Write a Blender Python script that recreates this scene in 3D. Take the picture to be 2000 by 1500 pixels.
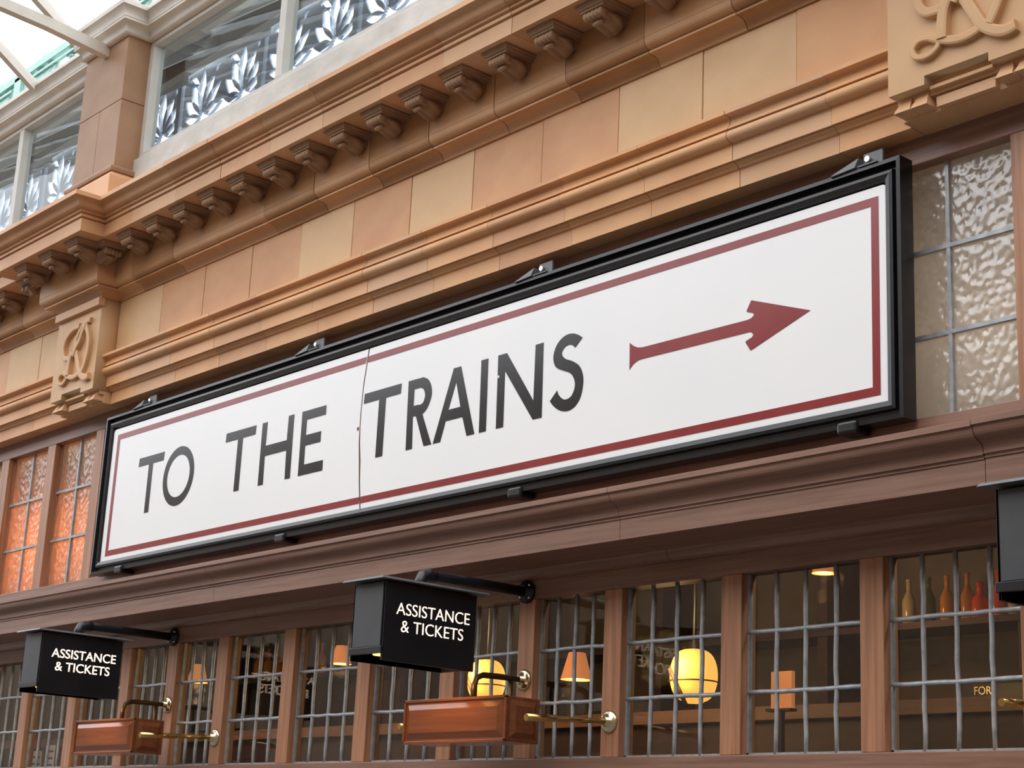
import bpy, bmesh, math, random
from mathutils import Matrix, Vector
random.seed(7)
S = bpy.context.scene
C = S.collection
for o in list(bpy.data.objects): bpy.data.objects.remove(o)

# ---------------------------------------------------------------- camera
cam = bpy.data.cameras.new('camera'); camo = bpy.data.objects.new('camera', cam); C.objects.link(camo)
cam.sensor_width = 36.0; cam.lens = 3339.9 / 2000 * 36; cam.clip_start = 0.02; cam.clip_end = 200
rx = Vector((0.652414, 0.756471, 0.045916)); ry = -Vector((-0.173870, 0.208373, -0.962471)); rf = Vector((-0.737649, 0.619946, 0.267473))
m = Matrix((rx, ry, -rf)).transposed().to_4x4()
camo.matrix_world = m
S.camera = camo
# ---------------------------------------------------------------- overcast sky
w = bpy.data.worlds.new('overcast'); S.world = w; w.use_nodes = True
nt = w.node_tree; nt.nodes.clear()
tc = nt.nodes.new('ShaderNodeTexCoord'); sx = nt.nodes.new('ShaderNodeSeparateXYZ'); nt.links.new(tc.outputs['Generated'], sx.inputs[0])
cr = nt.nodes.new('ShaderNodeValToRGB'); cr.color_ramp.elements[0].position = 0.0; cr.color_ramp.elements[0].color = (.46, .49, .54, 1)
cr.color_ramp.elements[1].position = 1.0; cr.color_ramp.elements[1].color = (1.0, 1.0, 1.0, 1)
nt.links.new(sx.outputs['Z'], cr.inputs[0])
bg = nt.nodes.new('ShaderNodeBackground'); bg.inputs['Strength'].default_value = 1.55; nt.links.new(cr.outputs[0], bg.inputs[0])
wo = nt.nodes.new('ShaderNodeOutputWorld'); nt.links.new(bg.outputs[0], wo.inputs[0])
S.view_settings.view_transform = 'Standard'; S.view_settings.look = 'None'
S.view_settings.gamma = 1.0; S.view_settings.use_curve_mapping = False
S.view_settings.exposure = 1.42

# ---------------------------------------------------------------- materials
M = {}
def new_mat(n):
    mt = bpy.data.materials.new(n); mt.use_nodes = True; M[n] = mt
    return mt, mt.node_tree.nodes, mt.node_tree.links, mt.node_tree.nodes['Principled BSDF']
def noise_col(N, L, P, c1, c2, scale=(8, 8, 8), detail=4, lo=.3, hi=.7, rough=.5):
    t = N.new('ShaderNodeTexCoord'); mp = N.new('ShaderNodeMapping'); mp.inputs['Scale'].default_value = scale
    L.new(t.outputs['Object'], mp.inputs[0])
    no = N.new('ShaderNodeTexNoise'); no.inputs['Scale'].default_value = 1; no.inputs['Detail'].default_value = detail; no.inputs['Roughness'].default_value = rough
    L.new(mp.outputs[0], no.inputs['Vector'])
    r = N.new('ShaderNodeValToRGB'); r.color_ramp.elements[0].position = lo; r.color_ramp.elements[1].position = hi
    r.color_ramp.elements[0].color = (*c1, 1); r.color_ramp.elements[1].color = (*c2, 1)
    L.new(no.outputs['Fac'], r.inputs[0]); L.new(r.outputs[0], P.inputs['Base Color'])
    return no, r, mp
def bump(N, L, P, src, dist=.002, strength=.4):
    b = N.new('ShaderNodeBump'); b.inputs['Distance'].default_value = dist; b.inputs['Strength'].default_value = strength
    L.new(src, b.inputs['Height']); L.new(b.outputs[0], P.inputs['Normal'])
def plain(n, c1, c2=None, rough=.5, metal=0, scale=(10, 10, 10), bmp=None, spec=.5, coat=0):
    mt, N, L, P = new_mat(n)
    P.inputs['Roughness'].default_value = rough; P.inputs['Metallic'].default_value = metal
    P.inputs['Specular IOR Level'].default_value = spec; P.inputs['Coat Weight'].default_value = coat
    no, r, mp = noise_col(N, L, P, c1, c2 or c1, scale)
    if bmp: bump(N, L, P, no.outputs['Fac'], *bmp)
    return mt
# glazed terracotta in a few firings; bed-mould and upper tones carry painted-in shade
for n, a, b in (('terra_peach', (.60, .305, .150), (.70, .39, .20)), ('terra_cream', (.67, .43, .225), (.75, .50, .275)),
                ('terra_orange', (.68, .355, .165), (.76, .43, .21)), ('terra_buff', (.54, .295, .145), (.64, .365, .185)),
                ('terra_pink', (.64, .37, .20), (.70, .425, .24)), ('terra_pier', (.60, .36, .185), (.68, .425, .225)),
                ('terra_bed_shade', (.39, .20, .088), (.50, .275, .125)), ('terra_upper_shade', (.30, .165, .092), (.37, .22, .125))):
    plain(n, a, b, .46, 0, (5, 5, 7), (.0012, .35), .32)
plain('terra_shaded', (.30, .175, .10), (.40, .25, .15), .6, 0, (18, 18, 18), (.002, .6), .3)  # modillion tone, darkened for the shade under the cornice
plain('mortar', (.16, .11, .08), (.24, .17, .12), .9)
def wood(n, a, b, sc, rough=.38):
    mt, N, L, P = new_mat(n)
    P.inputs['Roughness'].default_value = rough; P.inputs['Specular IOR Level'].default_value = .45
    no, r, mp = noise_col(N, L, P, a, b, sc, 8, .25, .75, .62)
    bump(N, L, P, no.outputs['Fac'], .0015, .3)
wood('wood_h', (.155, .076, .050), (.33, .185, .13), (2.5, 60, 60))
wood('wood_v', (.22, .095, .05), (.54, .265, .145), (60, 60, 2.5))
wood('wood_box', (.12, .036, .013), (.22, .072, .028), (3, 50, 50), .14)
wood('counter_wood', (.22, .12, .07), (.34, .20, .125), (3, 30, 30), .5)
wood('wood_dark', (.03, .014, .009), (.07, .03, .018), (3, 30, 30), .5)
plain('frame_black', (.0035, .004, .006), (.008, .009, .012), .30, 0, (30, 30, 30), (.001, .4))
plain('iron_black', (.006, .007, .010), (.012, .013, .018), .32)
plain('iron_hook', (.13, .14, .145), (.19, .20, .205), .45)
plain('iron_grey', (.07, .075, .08), (.11, .115, .12), .45)
plain('iron_slate', (.035, .038, .042), (.05, .053, .058), .5)
plain('enamel_white', (.86, .87, .88), (.90, .90, .90), .22, 0, (2, 2, 2))
plain('enamel_black', (.010, .010, .012), (.016, .016, .018), .16)
plain('enamel_red', (.235, .022, .024), (.275, .032, .032), .2, 0, (9, 9, 9))
plain('rust', (.10, .03, .015), (.18, .06, .03), .8, 0, (60, 60, 60))
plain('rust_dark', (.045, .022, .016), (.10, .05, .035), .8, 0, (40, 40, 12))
plain('lead', (.30, .31, .33), (.46, .48, .50), .42, .35, (40, 40, 40), (.002, .5))
plain('brass', (.55, .38, .13), (.68, .50, .20), .22, 1.0)
plain('brass_pale', (.68, .58, .36), (.78, .70, .48), .25, 1.0)
plain('bronze', (.09, .05, .025), (.16, .09, .04), .35, .8)
plain('steel', (.7, .7, .7), (.8, .8, .8), .2, 1.0)
plain('paint_grey', (.58, .55, .49), (.66, .63, .57), .5)
plain('paint_frame', (.50, .49, .45), (.58, .57, .53), .45)
plain('lead_white', (.46, .45, .42), (.62, .61, .58), .55, 0, (7, 30, 12), (.006, .6))
plain('roof_grey', (.10, .105, .10), (.14, .145, .14), .7)
plain('roof_rib', (.20, .20, .19), (.25, .25, .24), .7)
plain('iron_blue', (.52, .61, .74), (.58, .66, .78), .5)
plain('iron_green', (.30, .52, .46), (.38, .60, .53), .5)
plain('floor_stone', (.055, .05, .047), (.085, .08, .072), .6, 0, (2, 2, 2))
plain('brick_far', (.17, .115, .08), (.23, .16, .11), .8, 0, (3, 3, 8))
plain('interior_wall', (.13, .105, .072), (.20, .165, .115), .8, 0, (3, 3, 3))
plain('interior_ceiling', (.16, .14, .11), (.2, .18, .14), .8)
plain('glow_orange', (.86, .47, .21), (.90, .53, .25), .8, 0, (3, 3, 3))
plain('glow_grey', (.50, .46, .42), (.60, .56, .52), .8, 0, (3, 3, 3))
plain('paper', (.70, .58, .58), (.78, .68, .68), .7)
plain('glass_bottle_amber', (.55, .22, .05), (.65, .28, .07), .15)
plain('glass_bottle_red', (.75, .10, .03), (.80, .14, .04), .15)
plain('glass_bottle_green', (.05, .08, .03), (.10, .12, .04), .12)
plain('glass_bottle_clear', (.45, .38, .25), (.55, .46, .3), .12)
for n in ('glow_orange', 'glow_grey'):      # added sheets pass the light behind them, so the panes glow
    mt = M[n]; N, L = mt.node_tree.nodes, mt.node_tree.links; P = N['Principled BSDF']
    tl = N.new('ShaderNodeBsdfTranslucent'); L.new(P.inputs['Base Color'].links[0].from_socket, tl.inputs[0])
    mx = N.new('ShaderNodeMixShader'); mx.inputs[0].default_value = .5; L.new(P.outputs[0], mx.inputs[1]); L.new(tl.outputs[0], mx.inputs[2]); L.new(mx.outputs[0], N['Material Output'].inputs[0])
def emit(n, col, st):
    mt, N, L, P = new_mat(n); P.inputs['Base Color'].default_value = (*col, 1)
    P.inputs['Emission Color'].default_value = (*col, 1); P.inputs['Emission Strength'].default_value = st
emit('lit_letter', (1, .74, .52), .80)
emit('lit_globe', (1, .45, .085), .56)
emit('lit_tube', (1, .52, .14), 1.2)
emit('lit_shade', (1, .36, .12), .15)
emit('lit_fill', (1, .75, .4), 1.5)  # glow of the lamps added behind the frosted panes
def thin_glass(n, tint, ior=1.5, rough=0.0, wav=.25):
    mt, N, L, P = new_mat(n); N.remove(P)
    tr = N.new('ShaderNodeBsdfTransparent'); tr.inputs[0].default_value = (*tint, 1)
    gl = N.new('ShaderNodeBsdfGlossy'); gl.inputs['Roughness'].default_value = rough
    fr = N.new('ShaderNodeFresnel'); ge = N.new('ShaderNodeNewGeometry'); mi = N.new('ShaderNodeMapRange')
    mi.inputs['To Min'].default_value = ior; mi.inputs['To Max'].default_value = 1 / ior; L.new(ge.outputs['Backfacing'], mi.inputs['Value']); L.new(mi.outputs[0], fr.inputs[0])
    t = N.new('ShaderNodeTexCoord'); no = N.new('ShaderNodeTexNoise'); no.inputs['Scale'].default_value = 9; no.inputs['Detail'].default_value = 1
    L.new(t.outputs['Object'], no.inputs['Vector'])
    b = N.new('ShaderNodeBump'); b.inputs['Distance'].default_value = .004; b.inputs['Strength'].default_value = wav; L.new(no.outputs['Fac'], b.inputs['Height'])
    L.new(b.outputs[0], gl.inputs['Normal'])
    mx = N.new('ShaderNodeMixShader'); L.new(fr.outputs[0], mx.inputs[0]); L.new(tr.outputs[0], mx.inputs[1]); L.new(gl.outputs[0], mx.inputs[2])
    L.new(mx.outputs[0], N['Material Output'].inputs[0])
thin_glass('glass_clear', (.86, .88, .86)); thin_glass('glass_upper', (.80, .83, .83), 1.33, 0, .07); thin_glass('glass_roof', (.97, .98, .98), 1.2)
# hammered cathedral glass
mt, N, L, P = new_mat('glass_hammered'); N.remove(P)
t = N.new('ShaderNodeTexCoord'); mp = N.new('ShaderNodeMapping'); mp.inputs['Scale'].default_value = (62, 62, 50); L.new(t.outputs['Object'], mp.inputs[0])
wn = N.new('ShaderNodeTexNoise'); wn.inputs['Scale'].default_value = .6; L.new(mp.outputs[0], wn.inputs['Vector'])
va = N.new('ShaderNodeVectorMath'); va.operation = 'MULTIPLY_ADD'; va.inputs[1].default_value = (.7, .7, .7); L.new(wn.outputs['Color'], va.inputs[0]); L.new(mp.outputs[0], va.inputs[2])
vo = N.new('ShaderNodeTexVoronoi'); vo.feature = 'SMOOTH_F1'; vo.inputs['Scale'].default_value = 1.0; L.new(va.outputs[0], vo.inputs['Vector'])
b = N.new('ShaderNodeBump'); b.inputs['Distance'].default_value = .006; b.inputs['Strength'].default_value = .75; L.new(vo.outputs['Distance'], b.inputs['Height'])
tr = N.new('ShaderNodeBsdfTransparent'); tr.inputs[0].default_value = (.92, .91, .88, 1)
tl = N.new('ShaderNodeBsdfTranslucent'); tl.inputs[0].default_value = (.85, .84, .80, 1); L.new(b.outputs[0], tl.inputs['Normal'])
df = N.new('ShaderNodeBsdfDiffuse'); df.inputs[0].default_value = (.50, .48, .45, 1); L.new(b.outputs[0], df.inputs['Normal'])
gl = N.new('ShaderNodeBsdfGlossy'); gl.inputs['Roughness'].default_value = .20; L.new(b.outputs[0], gl.inputs['Normal'])
ma = N.new('ShaderNodeMixShader'); ma.inputs[0].default_value = .62; L.new(tr.outputs[0], ma.inputs[1]); L.new(tl.outputs[0], ma.inputs[2])
m1 = N.new('ShaderNodeMixShader'); m1.inputs[0].default_value = .16; L.new(ma.outputs[0], m1.inputs[1]); L.new(df.outputs[0], m1.inputs[2])
m2 = N.new('ShaderNodeMixShader'); m2.inputs[0].default_value = .16; L.new(m1.outputs[0], m2.inputs[1]); L.new(gl.outputs[0], m2.inputs[2])
L.new(m2.outputs[0], N['Material Output'].inputs[0])

# ---------------------------------------------------------------- helpers
def link(o, parent=None):
    C.objects.link(o)
    if parent: o.parent = parent
    return o
def mesh(name, V, F, mat, parent=None, smooth=False, bevel=0):
    me = bpy.data.meshes.new(name); me.from_pydata([tuple(v) for v in V], [], F)
    bm = bmesh.new(); bm.from_mesh(me); bmesh.ops.recalc_face_normals(bm, faces=bm.faces); bm.to_mesh(me); bm.free()
    if mat: me.materials.append(M[mat])
    if smooth:
        for p in me.polygons: p.use_smooth = True
    o = bpy.data.objects.new(name, me); link(o, parent)
    if bevel:
        md = o.modifiers.new('bevel', 'BEVEL'); md.width = bevel; md.segments = 2; md.limit_method = 'ANGLE'
    return o
BF = [(0, 1, 2, 3), (4, 7, 6, 5), (0, 4, 5, 1), (1, 5, 6, 2), (2, 6, 7, 3), (3, 7, 4, 0)]
def boxv(x0, x1, y0, y1, z0, z1):
    return [(x0, y0, z0), (x1, y0, z0), (x1, y1, z0), (x0, y1, z0), (x0, y0, z1), (x1, y0, z1), (x1, y1, z1), (x0, y1, z1)]
def box(name, x0, x1, y0, y1, z0, z1, mat, parent=None, bevel=0):
    return mesh(name, boxv(x0, x1, y0, y1, z0, z1), BF, mat, parent, bevel=bevel)
def boxes(name, L, mat, parent=None, bevel=0):
    V, F = [], []
    for b in L:
        n = len(V); V += boxv(*b); F += [tuple(i + n for i in f) for f in BF]
    return mesh(name, V, F, mat, parent, bevel=bevel)
def inst(src, parent, loc=None, name=None):
    c = src.copy(); link(c); c.parent = parent
    if loc is not None: c.location = loc
    if name: c.name = name
    return c
def empty(name, loc=(0, 0, 0)):
    o = bpy.data.objects.new(name, None); o.empty_display_size = .05; link(o); o.location = loc; return o
def tag(o, label=None, cat=None, group=None, kind=None):
    if label: o['label'] = label
    if cat: o['category'] = cat
    if group: o['group'] = group
    if kind: o['kind'] = kind
    return o
def struct(o): o['kind'] = 'structure'; return o
def sweep(name, path, prof, mat, parent=None, bevel=0):
    """closed profile (offset outward, z) carried along a plan path with mitred corners"""
    n = len(path); V = []; k = len(prof)
    nr = []
    for i in range(n - 1):
        d = Vector((path[i + 1][0] - path[i][0], path[i + 1][1] - path[i][1])).normalized(); nr.append(Vector((-d.y, d.x)))
    for i in range(n):
        a = nr[max(i - 1, 0)]; b_ = nr[min(i, n - 2)]; mv = (a + b_) / (1 + a.dot(b_))
        for off, z in prof: V.append((path[i][0] + mv.x * off, path[i][1] + mv.y * off, z))
    F = []
    for i in range(n - 1):
        for j in range(k):
            F.append((i * k + j, i * k + (j + 1) % k, (i + 1) * k + (j + 1) % k, (i + 1) * k + j))
    F.append(tuple(range(k))); F.append(tuple((n - 1) * k + j for j in reversed(range(k))))
    return mesh(name, V, F, mat, parent, bevel=bevel)
def poly_xz(name, loops, y0, y1, mat, parent=None):
    """flat outline(s) in the x-z plane, given a thickness; inner loops become holes"""
    cu = bpy.data.curves.new(name, 'CURVE'); cu.dimensions = '2D'; cu.fill_mode = 'BOTH'; cu.extrude = abs(y1 - y0) / 2
    for lp in loops:
        sp = cu.splines.new('POLY'); sp.points.add(len(lp) - 1)
        for p, (x, z) in zip(sp.points, lp): p.co = (x, z, 0, 1)
        sp.use_cyclic_u = True
    ob = bpy.data.objects.new(name, cu); C.objects.link(ob)
    dg = bpy.context.evaluated_depsgraph_get(); dg.update()
    me = bpy.data.meshes.new_from_object(ob.evaluated_get(dg)); bpy.data.objects.remove(ob); bpy.data.curves.remove(cu)
    ym = (y0 + y1) / 2
    for v in me.vertices: v.co = (v.co.x, ym + v.co.z, v.co.y)
    bm = bmesh.new(); bm.from_mesh(me); bmesh.ops.remove_doubles(bm, verts=bm.verts, dist=1e-6); bmesh.ops.recalc_face_normals(bm, faces=bm.faces); bm.to_mesh(me); bm.free()
    me.materials.clear(); me.materials.append(M[mat]); me.name = name
    o = bpy.data.objects.new(name, me); return link(o, parent)
def cat_rom(P, n=6):
    P = [Vector(p) for p in P]; Q = [2 * P[0] - P[1]] + P + [2 * P[-1] - P[-2]]; R = []
    for i in range(1, len(Q) - 2):
        for s in range(n):
            t = s / n; a, b_, c, d = Q[i - 1:i + 3]
            R.append(.5 * ((2 * b_) + (c - a) * t + (2 * a - 5 * b_ + 4 * c - d) * t * t + (3 * b_ - a - 3 * c + d) * t ** 3))
    R.append(P[-1]); return R
def tube(name, pts, r, mat, parent=None, seg=14, smooth_n=0, rr=None):
    P = cat_rom(pts, smooth_n) if smooth_n else [Vector(p) for p in pts]
    V, F = [], []; up = None
    for i, p in enumerate(P):
        d = (P[min(i + 1, len(P) - 1)] - P[max(i - 1, 0)]).normalized()
        if up is None: up = d.orthogonal().normalized()
        up = (up - d * up.dot(d)).normalized(); sd = d.cross(up)
        ra = rr[i] if rr else r
        for k in range(seg):
            a = 2 * math.pi * k / seg; V.append(p + up * math.cos(a) * ra + sd * math.sin(a) * ra)
    for i in range(len(P) - 1):
        for k in range(seg): F.append((i * seg + k, i * seg + (k + 1) % seg, (i + 1) * seg + (k + 1) % seg, (i + 1) * seg + k))
    F.append(tuple(range(seg))); F.append(tuple((len(P) - 1) * seg + k for k in reversed(range(seg))))
    o = mesh(name, V, F, mat, parent)
    for p in o.data.polygons: p.use_smooth = len(p.vertices) == 4
    return o
def lathe(name, prof, axis, org, mat, parent=None, seg=20):
    """prof (r, h) turned about an axis 'x','y','z' through org"""
    V, F = [], []; n = len(prof)
    for r, h in prof:
        for k in range(seg):
            a = 2 * math.pi * k / seg; c, s_ = r * math.cos(a), r * math.sin(a)
            v = {'z': (c, s_, h), 'y': (c, h, s_), 'x': (h, c, s_)}[axis]
            V.append((v[0] + org[0], v[1] + org[1], v[2] + org[2]))
    for i in range(n - 1):
        for k in range(seg): F.append((i * seg + k, i * seg + (k + 1) % seg, (i + 1) * seg + (k + 1) % seg, (i + 1) * seg + k))
    F.append(tuple(range(seg))); F.append(tuple((n - 1) * seg + k for k in reversed(range(seg))))
    o = mesh(name, V, F, mat, parent)
    for p in o.data.polygons: p.use_smooth = len(p.vertices) == 4
    return o
def arc(p0, p1, bulge, n=6):
    """points from p0 to p1, quarter-round like; bulge + / - pushes to either side"""
    a, b_ = Vector(p0), Vector(p1); d = b_ - a; nn = Vector((-d.y, d.x)); R = []
    for i in range(n + 1):
        t = i / n; R.append(tuple(a + d * t + nn * bulge * math.sin(math.pi * t)))
    return R

# ================================================================ SETTING
floor = struct(box('floor', -48, 10, -9, 9, -1.7, -1.6, 'floor_stone'))
wall_back = struct(box('wall_back', -48, 10, -8.4, -8.0, -1.6, 6.4, 'brick_far'))
struct(box('wall_end_blocker', 5.0, 5.3, -8.0, 3.0, -1.6, 6.8, 'brick_far'))  # added out-of-view wall, keeps light off the surfaces facing it
PX = [(-6.40, -6.03), (-2.195, -1.825)]          # pilasters (x left, x right)
XL, XR = -9.6, 0.6                                # extent of the facade

# ---- terracotta wall: core, frieze blocks, architrave units, bed mould
wall = struct(boxes('wall_front', [(XL, XR, 3.062, 3.30, 1.66, 2.40), (XL, -6.40, 3.012, 3.062, 1.66, 2.25), (-6.03, -2.195, 3.012, 3.062, 1.66, 2.25), (-1.825, XR, 3.012, 3.062, 1.66, 2.25), (XL, XR, 3.11, 3.30, 2.40, 2.66)], 'mortar'))
FJ = [-9.5 + .316 * i for i in range(8)]
def spans(joints, lo, hi):
    js = [lo] + [j for j in sorted(joints) if lo + .04 < j < hi - .04] + [hi]
    return list(zip(js[:-1], js[1:]))
bays = [(XL, -6.40), (-6.03, -2.195), (-1.825, XR)]
fj = [-5.685, -5.371, -5.048, -4.733, -4.423, -4.11, -3.799, -3.484, -3.166, -2.85, -2.532] + [-6.725 - .318 * i for i in range(9)] + [-1.5 + .316 * i for i in range(6)]
tints = ['terra_peach', 'terra_cream', 'terra_peach', 'terra_peach', 'terra_peach', 'terra_cream', 'terra_peach', 'terra_cream', 'terra_peach', 'terra_peach', 'terra_cream', 'terra_cream', 'terra_orange']
k = 0
for (lo, hi) in bays:
    k = 0 if hi == -2.195 else 1
    for a, b_ in spans(fj, lo, hi):
        tn = (['terra_cream', 'terra_peach', 'terra_peach', 'terra_peach', 'terra_cream', 'terra_peach', 'terra_cream', 'terra_peach', 'terra_peach', 'terra_cream', 'terra_cream', 'terra_orange'][k % 12])
        dy = random.uniform(-.0012, .0012)
        box('frieze_block', a + .0012, b_ - .0012, 3.0 + dy, 3.05, 1.84, 2.079, tn, wall, .0012); k += 1
bead_ = [(.034 + .016 * math.cos(math.radians(a)), 1.7825 + .0155 * math.sin(math.radians(a))) for a in range(80, -91, -17)]
ARCH = [(-.06, 1.846), (.057, 1.846), (.057, 1.836), (.050, 1.8352), (.036, 1.8345), (.035, 1.832)] + arc((.035, 1.831), (.046, 1.801), -.14, 6) + \
       [(.046, 1.7998), (.030, 1.7992)] + bead_ + [(.025, 1.766), (.025, 1.720), (.016, 1.7192), (.016, 1.7180)] + arc((.019, 1.7172), (.003, 1.7068), -.18, 5) + \
       [(-.004, 1.7055), (-.004, 1.657), (-.06, 1.657)]
aj = [-5.84, -5.53, -5.218, -4.905, -4.593, -4.28, -3.97, -3.657, -3.346, -3.033, -2.719, -2.403] + [-6.72 - .313 * i for i in range(9)] + [-1.5 + .313 * i for i in range(6)]
k = 0
for (lo, hi) in bays:
    for a, b_ in spans(aj, lo, hi):
        sweep('architrave_block', [(b_ - .001, 3.0 + random.uniform(-.0012, .0012)), (a + .001, 3.0)], ARCH, ['terra_orange', 'terra_pink', 'terra_orange', 'terra_peach', 'terra_orange'][k % 5], wall); k += 1
BED = [(-.03, 2.080), (.006, 2.080), (.007, 2.086)] + arc((.008, 2.087), (.043, 2.107), .20, 5) + [(.050, 2.107), (.050, 2.113), (.045, 2.114)] + arc((.045, 2.116), (.069, 2.146), -.26, 6) + [(.070, 2.148), (.070, 2.252), (-.03, 2.252)]
COR = [(-.03, 2.2505), (.205, 2.2505), (.205, 2.301), (.198, 2.302), (.198, 2.305), (.211, 2.307), (.211, 2.317), (.205, 2.319), (.205, 2.322), (.218, 2.324), (.218, 2.334)] + \
      arc((.219, 2.335), (.243, 2.350), -.22, 5) + arc((.244, 2.351), (.267, 2.365), .25, 5) + [(.270, 2.366), (.270, 2.383), (.0, 2.425), (-.03, 2.425)]
# cornice: broken forward over the pilasters
cornice = struct(box('trim_1', XL, XR, 3.0, 3.28, 2.252, 2.42, 'mortar'))
def runs(lo_end, hi_end, half):
    """straight stretches left between the breaks, in x"""
    e = [XL]
    for a, b_ in PX: e += [a - half, b_ + half]
    e += [XR]; return [(e[i], e[i + 1]) for i in range(0, len(e), 2)]
def brk(a, b_, half, y0=3.0, d=.10): return [(b_ + half, y0), (b_, y0), (b_, y0 - d), (a, y0 - d), (a, y0), (a - half, y0)]
cj = [-2.46 - .3135 * i for i in range(13)] + [-6.9 - .3135 * i for i in range(9)] + [-1.3 + .3135 * i for i in range(6)]
bj = [-2.69 - .3135 * i for i in range(12)] + [-6.8 - .3135 * i for i in range(9)] + [-1.4 + .3135 * i for i in range(6)]
TB = ['terra_bed_shade', 'terra_buff', 'terra_bed_shade', 'terra_buff', 'terra_buff']
k = 0
for lo, hi in runs(0, 0, .42):
    for a, b_ in spans(cj, lo, hi):
        sweep('corona_block', [(b_ - .001, 3.0 + random.uniform(-.001, .001)), (a + .001, 3.0)], COR, ['terra_peach', 'terra_pink', 'terra_buff'][k % 3], cornice); k += 1
for lo, hi in runs(0, 0, .20):
    for a, b_ in spans(bj, lo, hi):
        sweep('bed_mould_block', [(b_ - .0012, 3.0 + random.uniform(-.0015, .0015)), (a + .0012, 3.0)], BED, TB[k % 5], cornice); k += 1
for a, b_ in PX:
    sweep('corona_block', brk(a, b_, .42), COR, 'terra_peach', cornice)
    sweep('bed_mould_block', brk(a, b_, .20, 3.0, .08), BED, 'terra_buff', cornice)
# modillions: cap, ribbed scroll, acanthus leaf
def modillion():
    root = box('modillion', -.033, .033, .030, .118, -.044, -.018, 'terra_shaded', cornice)     # block behind the leaf
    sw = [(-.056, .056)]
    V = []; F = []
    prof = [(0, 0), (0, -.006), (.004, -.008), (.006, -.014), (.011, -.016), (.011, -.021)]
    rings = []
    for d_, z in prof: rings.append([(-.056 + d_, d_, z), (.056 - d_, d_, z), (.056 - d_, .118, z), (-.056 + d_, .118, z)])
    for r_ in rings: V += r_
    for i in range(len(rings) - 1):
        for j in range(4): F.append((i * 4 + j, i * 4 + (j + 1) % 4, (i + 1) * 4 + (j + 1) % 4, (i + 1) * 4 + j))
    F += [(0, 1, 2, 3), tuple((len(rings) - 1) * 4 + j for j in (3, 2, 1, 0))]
    mesh('cap', V, F, 'terra_shaded', root)
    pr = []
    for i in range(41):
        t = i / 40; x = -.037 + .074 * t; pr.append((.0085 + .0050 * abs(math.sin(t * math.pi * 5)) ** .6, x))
    lathe('scroll', pr, 'x', (0, .023, -.033), 'terra_shaded', root, 14)
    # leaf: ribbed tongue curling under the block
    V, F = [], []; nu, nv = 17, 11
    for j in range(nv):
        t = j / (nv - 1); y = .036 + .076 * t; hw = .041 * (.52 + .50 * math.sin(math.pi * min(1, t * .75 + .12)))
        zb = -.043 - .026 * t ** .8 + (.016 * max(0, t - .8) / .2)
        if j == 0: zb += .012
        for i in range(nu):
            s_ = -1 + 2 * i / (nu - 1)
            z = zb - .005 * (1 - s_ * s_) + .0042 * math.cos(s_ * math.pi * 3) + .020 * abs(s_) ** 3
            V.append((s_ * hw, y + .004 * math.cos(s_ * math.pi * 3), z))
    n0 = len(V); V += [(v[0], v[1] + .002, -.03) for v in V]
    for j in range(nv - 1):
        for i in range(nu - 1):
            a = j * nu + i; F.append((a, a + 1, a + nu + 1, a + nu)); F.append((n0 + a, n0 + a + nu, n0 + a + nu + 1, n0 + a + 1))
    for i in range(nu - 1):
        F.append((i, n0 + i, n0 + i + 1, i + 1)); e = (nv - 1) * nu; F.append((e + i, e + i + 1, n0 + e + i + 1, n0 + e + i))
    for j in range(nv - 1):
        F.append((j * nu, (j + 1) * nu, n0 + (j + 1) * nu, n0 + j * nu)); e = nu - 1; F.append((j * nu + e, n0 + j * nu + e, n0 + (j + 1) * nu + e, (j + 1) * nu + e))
    mesh('leaf', V, F, 'terra_shaded', root, True)
    tube('leaf_tip', [(-.018, .040, -.050), (0, .035, -.053), (.018, .040, -.050)], .0075, 'terra_shaded', root, 8)
    return root
mod0 = modillion(); first = True
spots = [(-3.047 - .056 - .2003 * i, 2.815, 0) for i in range(-3, 14)] + [(-5.952 - .224 * i, 2.717, 0) for i in range(3)] + \
        [(-5.845, 2.860, math.pi / 2), (-6.615, 2.86, -math.pi / 2)] + [(-6.82 - .2 * i, 2.815, 0) for i in range(10)]
for x, y, rz in spots:
    if first: o = mod0; first = False
    else:
        o = mod0.copy(); link(o); o.parent = cornice
        for ch in mod0.children: c2 = ch.copy(); link(c2); c2.parent = o
    o.location = (x, y, 2.2495); o.rotation_euler = (0, 0, rz)

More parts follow.
